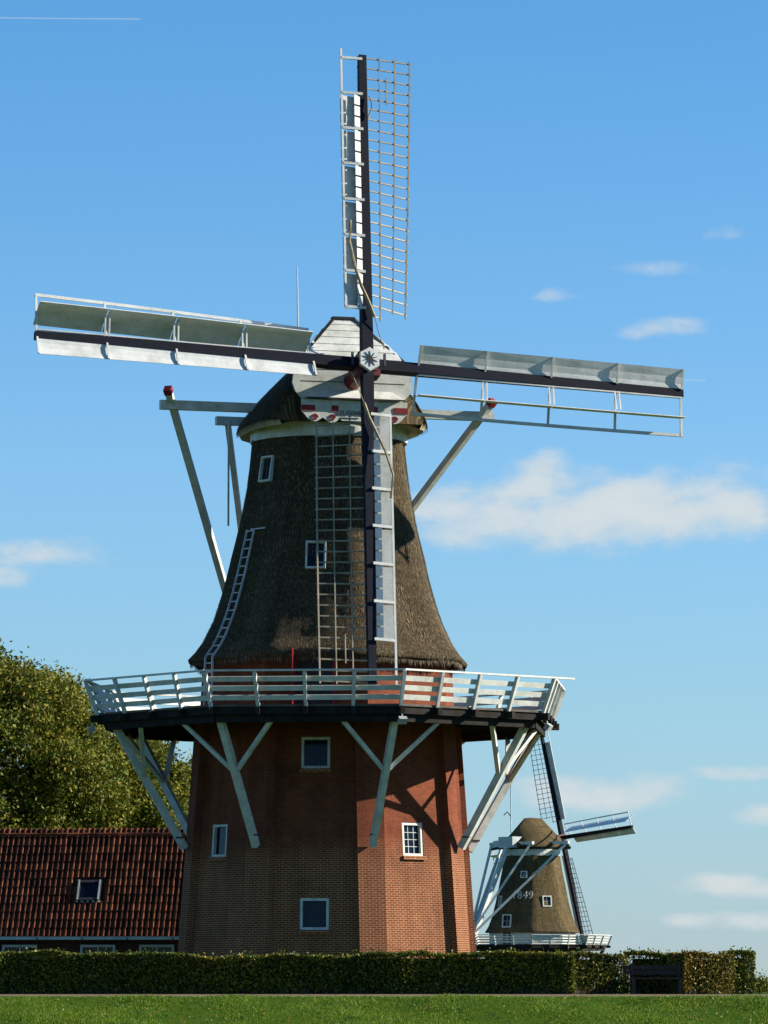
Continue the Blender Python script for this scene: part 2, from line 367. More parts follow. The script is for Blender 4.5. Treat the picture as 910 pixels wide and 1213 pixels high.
def straws(levels, az0, soft, n, length, width, mat, parent, name='straw', out=.02):
    zs = np.array([l[0] for l in levels]); rs = np.array([l[1] for l in levels])
    V = []
    for _ in range(n):
        z = zs[0] + (zs[-1] - zs[0]) * random.random(); th = random.random() * 360
        r = float(np.interp(z, zs, rs)); dz = .1; r2 = float(np.interp(z - dz, zs, rs))
        q = octa(r, th, az0, soft); a = R(th)
        o = Vector((sin(a), -cos(a), 0)); t = Vector((cos(a), sin(a), 0))
        dn = (o * (r2 - r) - Vector((0, 0, dz))).normalized()
        p = o * (q + .004) + Vector((0, 0, z)); L = length * random.uniform(.5, 1.3); w = width * random.uniform(.6, 1.4)
        e = p + dn * L + o * out * random.uniform(.2, 1.6) + t * L * random.uniform(-.12, .12)
        V += [p - t * w, p + t * w, e]
    ob = raw(name, [tuple(v) for v in V], 3, mat, parent); ob['kind'] = 'stuff'
    return ob
def window(parent, base_o, base_t, at, up, w, h, nx, ny, fw=.085, frame='white', sill=True, munt='iron'):
    # at: centre on the wall surface; base_o outward, base_t tangent, up along the wall
    X, Z = base_t, up; Y = -(X.cross(-Z)).normalized() if False else (Z.cross(X)).normalized()   # Y points into the wall
    mat = Matrix((X, Y, Z)).transposed().to_4x4(); mat.translation = at
    f = MB()
    f.box((-w / 2 + fw / 2, .0, 0), (fw, .14, h)).box((w / 2 - fw / 2, .0, 0), (fw, .14, h))
    f.box((0, .0, h / 2 - fw / 2), (w - 2 * fw, .14, fw)).box((0, .0, -h / 2 + fw / 2), (w - 2 * fw, .14, fw))
    o = f.build('window', frame, parent, weld=False); o.matrix_local = mat
    MB().box((0, .05, 0), (w - 2 * fw + .01, .012, h - 2 * fw + .01)).build('pane', 'glass', o)
    iw, ih = w - 2 * fw, h - 2 * fw
    for i in range(1, nx): MB().box((-iw / 2 + iw * i / nx, .03, 0), (.02, .035, ih)).build('muntin', munt, o)
    for j in range(1, ny): MB().box((0, .028, -ih / 2 + ih * j / ny), (iw, .032, .02)).build('muntin', munt, o)
    if sill: MB().box((0, -.06, -h / 2 - .062), (w + .10, .24, .12)).build('sill', 'brick', o)
    return o
def wall_face(m, az, rfun, z0, z1, holes, zoff=0):
    o, t = dirs(az)
    def P(s, z): r = rfun(z); return o * r + t * s + Vector((0, 0, z))
    hw = lambda z: rfun(z) * math.tan(R(22.5))
    zs = sorted(set([z0, z1] + [z for h in holes for z in (h[0] - h[2] / 2, h[0] + h[2] / 2)]))
    u0 = az / 45 * 3.7
    def quad(a, b, c, d): m.face([P(*a), P(*b), P(*c), P(*d)], [(u0 + q[0], q[1]) for q in (a, b, c, d)])
    for za, zb in zip(zs, zs[1:]):
        h = [h for h in holes if abs(h[0] - (za + zb) / 2) < h[2] / 2]
        if not h: quad((-hw(za), za), (hw(za), za), (hw(zb), zb), (-hw(zb), zb))
        else:
            w = h[0][1] / 2; s0 = h[0][3] if len(h[0]) > 3 else 0
            quad((-hw(za), za), (s0 - w, za), (s0 - w, zb), (-hw(zb), zb)); quad((s0 + w, za), (hw(za), za), (hw(zb), zb), (s0 + w, zb))
            q = [P(s0 - w, za), P(s0 + w, za), P(s0 + w, zb), P(s0 - w, zb)]; qi = [p - o * .28 for p in q]
            for i in range(4): m.face([q[i], q[(i + 1) % 4], qi[(i + 1) % 4], qi[i]], [(0, 0), (.2, 0), (.2, .2), (0, .2)])
def frame3(a, t, r):      # sail frame: forward, across, up for yaw a, axle tilt t, rotation r
    a, t, r = R(a), R(t), R(r)
    n = Vector((sin(a) * cos(t), -cos(a) * cos(t), sin(t))); d = Vector((cos(a), sin(a), 0)); u = n.cross(d)
    if u.z < 0: u = -u
    return n, d * cos(r) - u * sin(r), u * cos(r) + d * sin(r)
TW = lambda s, L: R(25 - 21 * max(0, min(1, (s - 1.6) / (L - 1.6))))
def sail_arm(parent, hub, n, c, s, L, kind, off, detail=True, rope=True, mats=('lath', 'sailwhite'), wgrid=1.66):
    """One arm: own mesh is the stock; x = trailing side, y = back, z = along the arm."""
    mat = Matrix((c, -n, s)).transposed().to_4x4(); mat.translation = hub + n * off
    k = L / 10.8
    m = MB(); c0 = .36; c1 = .25
    m.bar((0, 0, .22), (0, 0, L), c0, c0 * 1.05, (0, 1, 0), c1, c1 * .9)
    arm = m.build('sail', 'stock', parent); arm.matrix_local = mat
    wst = lambda z: (c0 + (c1 - c0) * z / L) / 2
    def tr(cx, z, extra=0, dz=0): tw = TW(z, L); return Vector((cx * cos(tw), cx * sin(tw) + extra, z + dz))
    def ld(cx, z, extra=0): tw = TW(z, L) * .5 + R(13); return Vector((-cx * cos(tw), -cx * sin(tw) + extra - .07, z))
    lm, bmn = mats
    if kind == 'grid':
        nb = 26 if detail else 20; top = L - .06; step = (L - .06 - 1.68 * k) / (nb - 1)
        zs = [top - i * step for i in range(nb)]
        for i, z in enumerate(zs):
            end = wgrid if i < nb - 1 else wgrid * .36
            MB().bar(tr(-.18, z), tr(end + .06, z), .032, .042, (0, 0, 1)).build('lath', lm, arm)
        for j, fr in enumerate((.36, .68, 1.0)):
            zz = [top + .1 + (zs[-1] - top - .2 + (0 if j == 0 else step * (1 if j < 2 else .9))) * q / 10 for q in range(11)]
            m = MB()
            for z0, z1 in zip(zz, zz[1:]): m.bar(tr(wgrid * fr, z0, -.032), tr(wgrid * fr, z1, -.032), .036 if j < 2 else .05, .03, (0, 1, 0))
            m.build('outer_lath' if j == 2 else 'long_lath', lm, arm)
        if detail: MB().bar(tr(wgrid * .5, zs[2] + .12, -.03), tr(wgrid * .5, zs[4] - .12, -.03), .035, .03, (0, 1, 0)).build('short_lath', lm, arm)
        # leading side: edge lath, cross pieces and boards
        zc = [L - .2 - i * (1.255 * k) for i in range(8)]
        m = MB(); zz = [L + .12 + (zc[-1] - L - .2) * q / 8 for q in range(9)]
        for z0, z1 in zip(zz, zz[1:]): m.bar(Vector((ld(.78, z0).x, -.15, z0)), Vector((ld(.78, z1).x, -.15, z1)), .07, .05, (0, 1, 0))
        m.build('leading_edge', bmn, arm)
        for z in zc: MB().bar((-.05, -.2, z), (ld(.77, z).x, -.16, z), .05, .09, (0, 0, 1)).build('cross_piece', bmn, arm)
        for za, zb in zip(zc[1:], zc[2:]):
            c8 = .14
            fl = lambda c, z, y: Vector((ld(c, z).x, y, z))
            q = [fl(c8, za - .035, .05 if detail else -.12), fl(.80, za - .035, -.02 if detail else -.15), fl(.80, zb + .035, -.02 if detail else -.15), fl(c8, zb + .035, .05 if detail else -.12)]
            MB().hexa(q + [p + Vector((0, .03, 0)) for p in q]).build('board', bmn, arm)
            npc = 3 if detail else 0; hgt = (za - zb - .07) / 3
            for e in range(npc):
                z2 = za - .035 - e * hgt - .03; z3 = z2 - hgt + .06
                q = [fl(.15, z2, -.17), fl(.36, z2, -.23), fl(.36, z3, -.23), fl(.15, z3, -.17)]
                MB().hexa(q + [p + Vector((0, .03, 0)) for p in q]).build('inner_board', bmn, arm)
    else:
        nb = 5; z0, z1 = 1.75 * k, L - .06; zc = [z0 + (z1 - z0) * i / (nb - 1) for i in range(nb)]
        wt = 1.42 * k
        for z in zc:
            MB().bar(tr(-.15, z), tr(wt + .05, z), .06, .07, (0, 0, 1)).build('cross_piece', bmn, arm)
        m = MB(); zz = [z0 - .05 + (z1 - z0 + .1) * q / 8 for q in range(9)]
        for a, b in zip(zz, zz[1:]): m.bar(tr(wt, a), tr(wt, b), .10, .05, (0, 1, 0))
        m.build('outer_lath', bmn, arm)
        # long flaps turned open, square to the sail
        for a, b in zip(zc, zc[1:]):
            a2, b2 = a + .012, b - .012; hw = .56 * k; pv = .78 * k
            def fl(z, q):
                tw = R(20); ctr = tr(pv, z); bow = .05 * (1 - (q / hw) ** 2)
                return ctr + Vector((-sin(tw), cos(tw), 0)) * q + Vector((cos(tw), sin(tw), 0)) * bow
            m = MB(); qs = [-hw, -hw * .33, hw * .33, hw]
            for qa, qb in zip(qs, qs[1:]):
                lo = [fl(a2, qa), fl(b2, qa), fl(b2, qb), fl(a2, qb)]; th = Vector((.022, 0, 0))
                m.hexa(lo + [p + th for p in lo])
            m.build('flap', 'flapwhite', arm)
            if detail and b != zc[-1]:
                tw = TW(b, L); fwd = Vector((sin(tw), -cos(tw), 0))
                MB().bar(tr(.14, b - .07, -.12), tr(pv, b - .07) + fwd * .35, .04, .05).bar(tr(.14, b + .07, -.12), tr(pv, b + .07) + fwd * .35, .04, .05).build('control_rod', bmn, arm)
        if detail: MB().bar((.2, -.10, z0), (.17, -.10, z1), .04, .05, (0, 1, 0)).build('batten', bmn, arm)
        for a, b in zip(zc, zc[1:]):
            pr = [(.14, 0), (.30, .02), (.52, .0), (.76 * k, -.06)]
            m = MB()
            for (ca, ya), (cb, yb) in zip(pr, pr[1:]):
                q = [ld(ca, a + .02, ya), ld(cb, a + .02, yb), ld(cb, b - .02, yb), ld(ca, b - .02, ya)]
                m.hexa(q + [p + Vector((0, .025, 0)) for p in q])
            m.build('board', bmn, arm)
        for z in zc: MB().bar(ld(.1, z, -.04), ld(.76 * k, z, -.09), .05, .06, (0, 0, 1)).build('rib', bmn, arm)
    return arm
def gallery(parent, az0, zf, Rf, Rr, Ri, zr, posts, detail=True, deck='deckwood', pm='white', skip=()):
    """Eight-sided stage: deck planks, joists, posts, rails."""
    g = empty('gallery', parent=parent)
    def V(Rad, az, z): o, t = dirs(az); return o * Rad + Vector((0, 0, z))
    for k in range(8):
        a0, a1 = az0 + 45 * k, az0 + 45 * k + 45
        # planks run along the side
        npl = 9 if detail else 4
        for i in range(npl):
            ra = Ri + (Rf - Ri) * i / npl + .008; rb = Ri + (Rf - Ri) * (i + 1) / npl - .008
            q = [V(ra, a0 + .05, zf - .07), V(rb, a0 + .05, zf - .07), V(rb, a1 - .05, zf - .07), V(ra, a1 - .05, zf - .07)]
            MB().hexa(q + [p + Vector((0, 0, .07)) for p in q]).build('deck_plank', deck, g)
        out0, out1 = V(Rf, a0, 0), V(Rf, a1, 0); in0, in1 = V(Ri, a0, 0), V(Ri, a1, 0)
        top0, top1 = V(Rr, a0, zr), V(Rr, a1, zr)
        mid = ((out0 + out1) / 2).normalized()
        for i in range(posts):
            f = i / posts
            e = out0.lerp(out1, f); w = in0.lerp(in1, f); d = (e - w).normalized(); zj = zf - .07 - .12
            MB().bar(w + Vector((0, 0, zj)), e + d * .22 + Vector((0, 0, zj)), .14, .22).build('joist', 'tar', g)
            tp = top0.lerp(top1, f); bt = e - Vector((0, 0, -(zf - .32))) + d * .0
            up = (tp - (e + Vector((0, 0, zf)))).normalized()
            bt = e + Vector((0, 0, zf)) - up * .30 + d * .03
            MB().bar(bt, tp - up * .03 + d * .03, .10, .12, d).build('post', pm, g)
        # edge beam and rails
        MB().bar(V(Rf - .35, a0, zf - .42), V(Rf - .35, a1, zf - .42), .2, .24).build('ring_beam', 'tar', g)
        MB().bar(V(Rf - .10, a0, zf - .19), V(Rf - .10, a1, zf - .19), .05, .225).build('added_edge_board', 'tar', g)  # board added to keep sun from slipping between the joists
        hr = (top0, top1 + (top1 - top0).normalized() * (.85 if (detail and k in skip) else 0))
        MB().bar(hr[0], hr[1], .13, .055).build('handrail', pm, g)
        for fz in (.20, .475, .75):
            A = (out0 + Vector((0, 0, zf))).lerp(top0, fz); B = (out1 + Vector((0, 0, zf))).lerp(top1, fz)
            MB().bar(A - mid * .05, B - mid * .05, .03, .155 * (zr - zf), ((top0 + top1) / 2 - (out0 + out1) / 2 - Vector((0, 0, zf)))).build('rail', pm, g)
    return g
def stage_strut(parent, az, foot, top, braces, zring, Rring, joinf=.585, w=.20, bm='white'):
    o, t = dirs(az); f = o * foot[0] + Vector((0, 0, foot[1])); e = o * top[0] + Vector((0, 0, top[1]))
    s = MB().bar(f, e, w, w * 1.15, o).build('strut', bm, parent)
    j = f.lerp(e, joinf)
    if braces:
        for sg in (-1, 1):
            MB().bar(j, o * Rring + t * sg * braces + Vector((0, 0, zring)), w * .62, w * .7, o).build('brace', bm, s)
    MB().box(f.lerp(e, .09), (w * 1.25, w * 1.25, .05), Matrix((t, o, Vector((0, 0, 1)))).transposed()).build('strap', 'iron', s)
    return s
CAPF = [(0, 1), (.06, .985), (.12, .945), (.25, .845), (.45, .635), (.65, .42), (.83, .215), (.94, .09), (1, 0)]
def cap_hull(name, parent, stations, z0, mat, under, smooth=True, clamp=None, disp=.025):
    """stations: (y, half width, height).  y negative is the front."""
    m = MB(); rows = []
    for (y, w, h) in stations:
        row = []
        pr = [(-x * w, z0 + p * h) for p, x in CAPF] + [(x * w, z0 + p * h) for p, x in reversed(CAPF[:-1])]
        if clamp: pr = [(x, min(z, clamp(y))) for x, z in pr]
        acc = 0
        for i, (x, z) in enumerate(pr):
            if i: acc += sqrt((x - pr[i - 1][0]) ** 2 + (z - pr[i - 1][1]) ** 2)
            row.append((Vector((x + disp * (random.random() - .5), y + disp * (random.random() - .5), z + disp * (random.random() - .5))), (y, acc)))
        rows.append(row)
    for A, B in zip(rows, rows[1:]):
        for i in range(len(A) - 1): m.face([A[i][0], A[i + 1][0], B[i + 1][0], B[i][0]], [A[i][1], A[i + 1][1], B[i + 1][1], B[i][1]])
    for row, rev in ((rows[0], False), (rows[-1], True)):
        m.face([p[0] for p in (row[::-1] if rev else row)], [p[1] for p in row])
    # eave thickness and soffit
    o = m.build(name, mat, parent, smooth=smooth)
    s = MB(); b = []
    for (y, w, h) in stations: b.append((y, w))
    for (ya, wa), (yb, wb) in zip(b, b[1:]):
        s.face([(-wa + .03, ya, z0 - .02), (wa - .03, ya, z0 - .02), (wb - .03, yb, z0 - .02), (-wb + .03, yb, z0 - .02)])
        for sg in (-1, 1):
            s.face([(sg * wa, ya, z0 + .02), (sg * wb, yb, z0 + .02), (sg * (wb - .10), yb, z0 - .16), (sg * (wa - .10), ya, z0 - .16)])
            s.face([(sg * (wa - .10), ya, z0 - .16), (sg * (wb - .10), yb, z0 - .16), (sg * (wb - .5), yb, z0 - .02), (sg * (wa - .5), ya, z0 - .02)])
    s.build('eave', under, o)
    return o
def text_mesh(txt, size, parent, matrix, mat, depth=.012, name='lettering'):
    c = bpy.data.curves.new(name, 'FONT'); c.body = txt; c.size = size; c.extrude = depth; c.align_x = 'CENTER'; c.align_y = 'CENTER'; c.space_character = 1.08
    t = bpy.data.objects.new(name + '_curve', c); COL.objects.link(t)
    bpy.context.view_layer.update()
    me = bpy.data.meshes.new_from_object(t.evaluated_get(bpy.context.evaluated_depsgraph_get()))
    bpy.data.objects.remove(t); me.materials.clear(); me.materials.append(M[mat])
    o = bpy.data.objects.new(name, me); COL.objects.link(o); o.parent = parent; o.matrix_local = matrix
    return o

# ------------------------------------------------------------------ the windmill
AZF = -5.0                                   # azimuth of the octagon's front face
def main_mill():
    mill = empty('windmill'); tag(mill, 'tall windmill with dark thatched body on a red brick tower with white railed gallery', 'windmill')
    rf = lambda z: 4.585 - .0675 * z
    # brick tower with window openings
    wins = {0: [(7.58, .93, 1.02), (2.47, .93, 1.02)], 1: [(4.86, .86, 1.08)], -1: [(4.84, .78, 1.06, -.32)]}
    m = MB()
    for k in range(-3, 5): wall_face(m, AZF + 45 * k, rf, -.02, 8.72, wins.get(k, []))
    tower = m.build('brick_tower', 'brick', mill, weld=False)
    up = lambda o: (Vector((0, 0, 1)) - o * .0695).normalized()
    for k, hs in wins.items():
        o, t = dirs(AZF + 45 * k)
        for h in hs:
            at = o * (rf(h[0]) - .09) + t * (h[3] if len(h) > 3 else 0) + Vector((0, 0, h[0]))
            window(mill, o, t, at, up(o), h[1] - .01, h[2] - .01, *((1, 1) if k == -1 else (3, 4)), munt='zinc' if k == 1 else 'iron')  # muntin colour carries the light: pale on the sunlit face, dark on shaded ones
            # dark room behind the opening
    # corner pilasters
    for k in range(8):
        az = AZF + 22.5 + 45 * k; o, t = dirs(az); m = MB(); w = .45; pr = .11
        def PP(z, s, q): return o * (rf(z) / cos(R(22.5)) + q) + t * s + Vector((0, 0, z))
        back = -.26
        for (sa, qa, sb, qb, u) in ((-w, back, -w, pr - .04, 0), (-w, pr - .04, w, pr - .04, .3), (w, pr - .04, w, back, 1.25)):
            m.face([PP(-.02, sa, qa), PP(-.02, sb, qb), PP(8.70, sb, qb), PP(8.70, sa, qa)], [(u, 0), (u + abs(sb - sa) + abs(qb - qa), 0), (u + abs(sb - sa) + abs(qb - qa), 8.7), (u, 8.7)])
        m.build('pilaster', 'brick', mill)
    # brick drum above the stage
    m = MB(); rd = lambda z: 4.02 - .05 * (z - 9)
    for k in range(-3, 5): wall_face(m, AZF + 45 * k, rd, 8.72, 10.95, [])
    drum = m.build('brick_drum', 'brick', mill, weld=False)
    # door in the drum
    o, t = dirs(AZF)
    dm = Matrix((t, -o, Vector((0, 0, 1)))).transposed().to_4x4(); dm.translation = o * (rd(9.8) + .02) + t * (-.05) + Vector((0, 0, 8.95))
    d = MB().box((-.62, -.02, 1.0), (.09, .12, 2.0)).box((.62, -.02, 1.0), (.09, .12, 2.0)).box((0, -.02, 2.04), (1.33, .12, .09)).build('door', 'red', mill); d.matrix_local = dm
    MB().box((0, -.005, 1.0), (1.14, .05, 1.98)).build('door_infill', 'black', d)  # black sheet stands in for the shade inside the open doorway
    MB().box((-.66, -.34, .99), (.05, .62, 1.9)).build('door_leaf', 'red', d)
    MB().box((-.695, -.34, .99), (.02, .08, 1.86)).build('door_strip', 'white', d)
    # thatched body
    lev = [(10.62, 4.41), (10.74, 4.44), (11.0, 4.22), (11.35, 3.99), (12.05, 3.67), (12.8, 3.42), (13.5, 3.23), (14.1, 3.09), (15.2, 2.84), (16.4, 2.62), (17.2, 2.51), (18.0, 2.43)]
    body = loft('thatched_body', lev, AZF, 'thatch', mill, 1.055, lip=(10.78, 3.9))
    straws(lev[1:], AZF, 1.055, 30000, .13, .009, 'straw', body, out=.004)
    straws([(10.60, 4.36), (10.76, 4.42)], AZF, 1.055, 5000, .20, .012, 'straw', body, 'eave_straw', .03)
    # tufts over the door
    for (k, s, z) in ((0, .15, 11.0), (-1, .9, 10.95)):
        oo, tt = dirs(AZF + 45 * k); V = []
        for _ in range(260):
            p = oo * (4.2 - (z - 11) * .6 + .06) + tt * (s + random.gauss(0, .42)) + Vector((0, 0, z + random.gauss(0, .10)))
            e = p + oo * .14 - Vector((0, 0, random.uniform(.08, .22))) + tt * random.uniform(-.06, .06); V += [p - tt * .012, p + tt * .012, e]
        q = raw('straw_tuft', [tuple(v) for v in V], 3, 'straw2', body); q['kind'] = 'stuff'
    # white ring under the cap
    m = MB(); N = 64
    for k in range(N):
        a, b = 2 * pi * k / N, 2 * pi * (k + 1) / N
        for (ra, za, rb, zb) in ((2.58, 17.93, 2.60, 18.42), (2.40, 17.93, 2.58, 17.93)):
            m.face([(ra * sin(a), -ra * cos(a), za), (ra * sin(b), -ra * cos(b), za), (rb * sin(b), -rb * cos(b), zb), (rb * sin(a), -rb * cos(a), zb)])
    m.build('white_ring', 'white', mill)
    # windows in the thatch
    for (k, z, r, s, w, h, sl) in ((0, 13.98, 3.14, -.10, .66, .93, .255), (-1, 16.92, 2.57, .0, .60, .86, .17)):
        o, t = dirs(AZF + 45 * k); u = (Vector((0, 0, 1)) - o * sl).normalized()
        window(mill, o, t, o * (r + .03) + t * s + Vector((0, 0, z)), u, w, h, 2, 2, .06, sill=False)
    # ladder on the thatch
    o, t = dirs(AZF - 45); lad = empty('ladder', parent=mill)
    def LP(z, s):
        r = float(np.interp(z, [l[0] for l in lev], [l[1] for l in lev])); return o * (r + .09) + t * s + Vector((0, 0, z))
    zz = np.linspace(10.75, 14.95, 13)
    c0 = lambda z: -.55 + (z - 10.75) * .05
    for sg in (-.19, .19):
        m = MB()
        for a, b in zip(zz, zz[1:]): m.bar(LP(a, c0(a) + sg), LP(b, c0(b) + sg), .05, .06, o)
        m.bar(LP(10.75, c0(10.75) + sg), LP(10.75, c0(10.75) + sg) + o * .05 - Vector((0, 0, 1.8)), .05, .06, o)
        m.build('stile', 'zinc', lad)
    for z in np.arange(9.1, 14.95, .29):
        zc = max(z, 10.75); p0 = LP(zc, c0(zc) - .19); p1 = LP(zc, c0(zc) + .19); dz = Vector((0, 0, z - zc))
        MB().bar(p0 + dz, p1 + dz, .03, .035).build('rung', 'zinc', lad)
    MB().bar(LP(14.95, c0(14.95)), LP(14.95, c0(14.95) + .75), .05, .04).build('ledge', 'zinc', lad)
    # stage and its struts
    gallery(mill, AZF + 22.5, 8.95, 7.76, 8.15, 4.12, 9.99, 4, True, skip=(0,))
    for k in range(8):
        stage_strut(mill, AZF + 22.5 + 45 * k, (4.84, 4.62), (7.15, 8.50), 1.62, 8.50, 6.75)
    # floodlights hanging under the stage corners belong to the mill
    for az in (17.5, 62.5, -72.5):
        o, t = dirs(az); c = o * 7.95 + Vector((0, 0, 8.42))
        f = MB().box(c, (.26, .16, .2), Matrix.Rotation(R(az), 3, 'Z') @ Matrix.Rotation(R(35), 3, 'X')).build('floodlight', 'lampgrey', mill)
        MB().bar(c, c + Vector((0, 0, .35)) - o * .1, .04, .04).build('bracket', 'lampgrey', f)
    # downpipe
    o, t = dirs(AZF)
    MB().tube([o * (rf(0) + .05) + t * -1.66, o * (rf(2.3) + .05) + t * -1.62 + Vector((0, 0, 2.45))], .045).build('downpipe', 'zinc', mill)
    # plinth band
    # ---- cap
    A, T, RO, HUB, FW = 16.68, 13.4, 3.0, 20.03, 4.403
    cap = empty('cap', rz=R(A), parent=mill)      # local: x across, y back, z up
    st = [(-2.62, 2.42, 3.10), (-2.4, 2.58, 3.28), (-2.2, 2.68, 3.36), (-1.9, 2.78, 3.40), (-1.65, 2.82, 3.41), (-1.5, 2.84, 3.40), (-.6, 2.92, 3.32), (.4, 2.90, 3.10), (1.3, 2.78, 2.78), (2.1, 2.5, 2.3), (2.7, 2.05, 1.75), (3.1, 1.5, 1.2), (3.3, .9, .7)]
    hull = cap_hull('thatch', cap, st, 18.36, 'thatch', 'plank', clamp=lambda y: 20.4 + (y + 2.74) / .72 - .06)
    V = []
    for _ in range(9000):
        y = random.uniform(-2.6, 3.1); w = float(np.interp(y, [s[0] for s in st], [s[1] for s in st])); h = float(np.interp(y, [s[0] for s in st], [s[2] for s in st]))
        p = random.random() ** 1.2 * .97; x = float(np.interp(p, [c[0] for c in CAPF], [c[1] for c in CAPF])) * w; sg = random.choice((-1, 1))
        x2 = float(np.interp(max(0, p - .06), [c[0] for c in CAPF], [c[1] for c in CAPF])) * w
        if 18.36 + p * h > 20.4 + (y + 2.74) / .72 - .15: continue
        a = Vector((sg * (x + .01), y, 18.36 + p * h + .01)); b = Vector((sg * (x2 + .04), y + random.uniform(-.05, .05), 18.36 + (p - .06) * h))
        e = Vector((0, .012, 0)); V += [a - e, a + e, b]
    q = raw('straw', [tuple(v) for v in V], 3, 'straw', hull); q['kind'] = 'stuff'
    # front boarding: lower shield
    half = [(1.62, 18.92), (1.70, 19.05), (1.92, 19.28), (2.02, 19.55), (1.98, 19.85), (1.84, 20.15), (1.62, 20.40)]
    MB().prism([(x, z) for x, z in half] + [(-x, z) for x, z in reversed(half)], -2.80, -2.70).build('shield', 'white', cap)
    for z in (19.62, 20.02): MB().box((0, -2.803, z), (3.5, .012, .022)).build('seam', 'iron', cap)
    # upper clapboards lean back
    zs = [20.40, 20.66, 20.92, 21.18, 21.42, 21.64, 21.80]; ws = [1.66, 1.50, 1.28, 1.02, .76, .50, .30]
    for i in range(6):
        ya = -2.74 + (zs[i] - 20.4) * .72; yb = -2.74 + (zs[i + 1] - 20.4) * .72
        q = [Vector((-ws[i], ya - .055, zs[i])), Vector((ws[i], ya - .055, zs[i])), Vector((ws[i + 1] + .04, yb - .01, zs[i + 1] + .03)), Vector((-ws[i + 1] - .04, yb - .01, zs[i + 1] + .03))]
        MB().hexa(q + [p + Vector((0, .035, .02)) for p in q]).build('clapboard', 'white', cap)
    for sg in (-1, 1):
        MB().bar((sg * 1.72, -2.72, 20.34), (sg * .30, -1.70, 21.86), .10, .14, (0, -.7, .7)).build('verge_board', 'black', cap)
    MB().box((0, -1.66, 21.87), (.75, .3, .08)).build('ridge_board', 'black', cap)
    # beam above the beard and the beard itself
    MB().hexa([Vector(p) for p in ((-1.62, -3.22, 19.06), (1.62, -3.22, 19.06), (1.62, -2.8, 19.06), (-1.62, -2.8, 19.06), (-1.45, -3.16, 19.12), (1.45, -3.16, 19.12), (1.30, -2.81, 19.36), (-1.30, -2.81, 19.36))]).build('hood', 'white', cap)
    MB().box((0, -3.19, 19.035), (3.28, .05, .05)).build('hood_shadow_strip', 'black', cap)  # black strip drawn as the shadow line beneath the hood
    bot = [(-1.78, 18.86), (-1.78, 18.62), (-1.66, 18.50)]
    def scall(x0, x1, z, d, n=8): return [(x0 + (x1 - x0) * i / n, z - d * sin(pi * i / n)) for i in range(n + 1)]
    low = scall(-1.60, -1.08, 18.42, .13) + scall(-1.02, -.50, 18.40, .14) + [(-.42, 18.34), (.42, 18.34)] + scall(.50, 1.02, 18.40, .14) + scall(1.08, 1.60, 18.42, .13) + [(1.66, 18.50), (1.78, 18.62), (1.78, 18.86)]
    beard = MB().prism([(-1.78, 19.0), (-1.78, 18.62), (-1.66, 18.50)] + low[:-1] + [(1.78, 19.0)], -3.02, -2.95).build('beard_board', 'white', cap)
    for x, w in ((-1.56, .46), (-.66, .22), (.66, .22), (1.56, .46)):
        MB().box((x, -3.03, 18.72), (w, .03, .19)).build('red_block', 'red', beard)
    for x in (-.66, .66): MB().box((x, -3.035, 18.93), (.26, .06, .2)).build('console', 'white', beard)
    for x in (-1.34, -.76, .76, 1.34):
        m = MB(); pts = []
        for i in range(22): a = i / 21 * 3.6 * pi; rr = .115 * (1 - i / 26); pts.append((x + rr * cos(a), -3.03, 18.42 + rr * sin(a)))
        m.tube(pts, .022, 5).build('scroll', 'red', beard)
    tm = Matrix.Rotation(R(90), 4, 'X'); tm.translation = (0, -3.035, 18.585)
    text_mesh('ZELDENRUST', .20, beard, tm, 'black')
    MB().box((-.18, -3.03, 18.43), (.62, .02, .025)).build('underline', 'black', beard)
    for sg in (-1, 1): MB().bar((sg * 1.2, -2.85, 18.45), (sg * 2.3, -1.6, 18.45), .1, .12).build('corbel', 'plank', cap)
    # cross beams of the tail, tail pole and their braces
    MB().bar((-5.70, .05, 19.04), (5.70, .05, 19.04), .26, .30).build('long_crossbeam', 'white', cap)
    MB().bar((-3.12, 2.75, 18.92), (3.12, 2.75, 18.92), .26, .28).build('short_crossbeam', 'white', cap)
    foot = Vector((0, 8.1, 9.9))
    MB().bar((0, 2.9, 19.2), foot, .3, .34).build('tail_pole', 'white', cap)
    for sg in (-1, 1):
        e = Vector((sg * 5.28, .05, 19.04)); d = (e - foot).normalized()
        b = MB().bar(foot + Vector((sg * .3, 0, .3)), e + d * .5, .21, .21).build('long_brace', 'white', cap)
        MB().bar(e + d * .5, e + d * .72, .25, .25).build('brace_head', 'red', b)
        e = Vector((sg * 2.72, 2.75, 18.92)); MB().bar(foot + Vector((sg * .2, 0, 1.2)), e, .18, .18).build('short_brace', 'white', cap)
    MB().tube([(-2.72, 2.6, 18.9), (-2.72, 2.6, 15.4)], .035, 6).build('hanging_rod', 'white', cap)
    MB().tube([(-1.2, 2.9, 18.7), (-1.2, 2.9, 17.6)], .02, 6).build('hanging_rod', 'white', cap)
    MB().tube([(-.42, 2.3, 20.4), (-.42, 2.3, 22.4), (-.45, 2.3, 24.15)], .035, 6, .02).build('lightning_rod', 'white', cap)
    # ---- axle head and sails
    n, d, u = frame3(A, T, RO)
    hub = Vector((sin(R(A)) * FW * cos(R(T)), -cos(R(A)) * FW * cos(R(T)), HUB))
    hm = Matrix((d, -n, u)).transposed().to_4x4(); hm.translation = hub
    m = MB().box((0, .15, 0), (.62, .95, .62)); m.tube([(0, .6, 0), (0, 2.0, 0)], .3, 12)
    ax = m.build('axle_head', 'darkred', mill); ax.matrix_local = hm
    hx = [(.36 * cos(R(60 * i + 30)), .40 * sin(R(60 * i + 30))) for i in range(6)]
    MB().prism(hx, -.50, -.34).build('end_plate', 'sailwhite', ax)
    sp = []
    for i in range(20): rr = .27 if i % 2 == 0 else .07; sp.append((rr * sin(R(18 * i)), rr * cos(R(18 * i))))
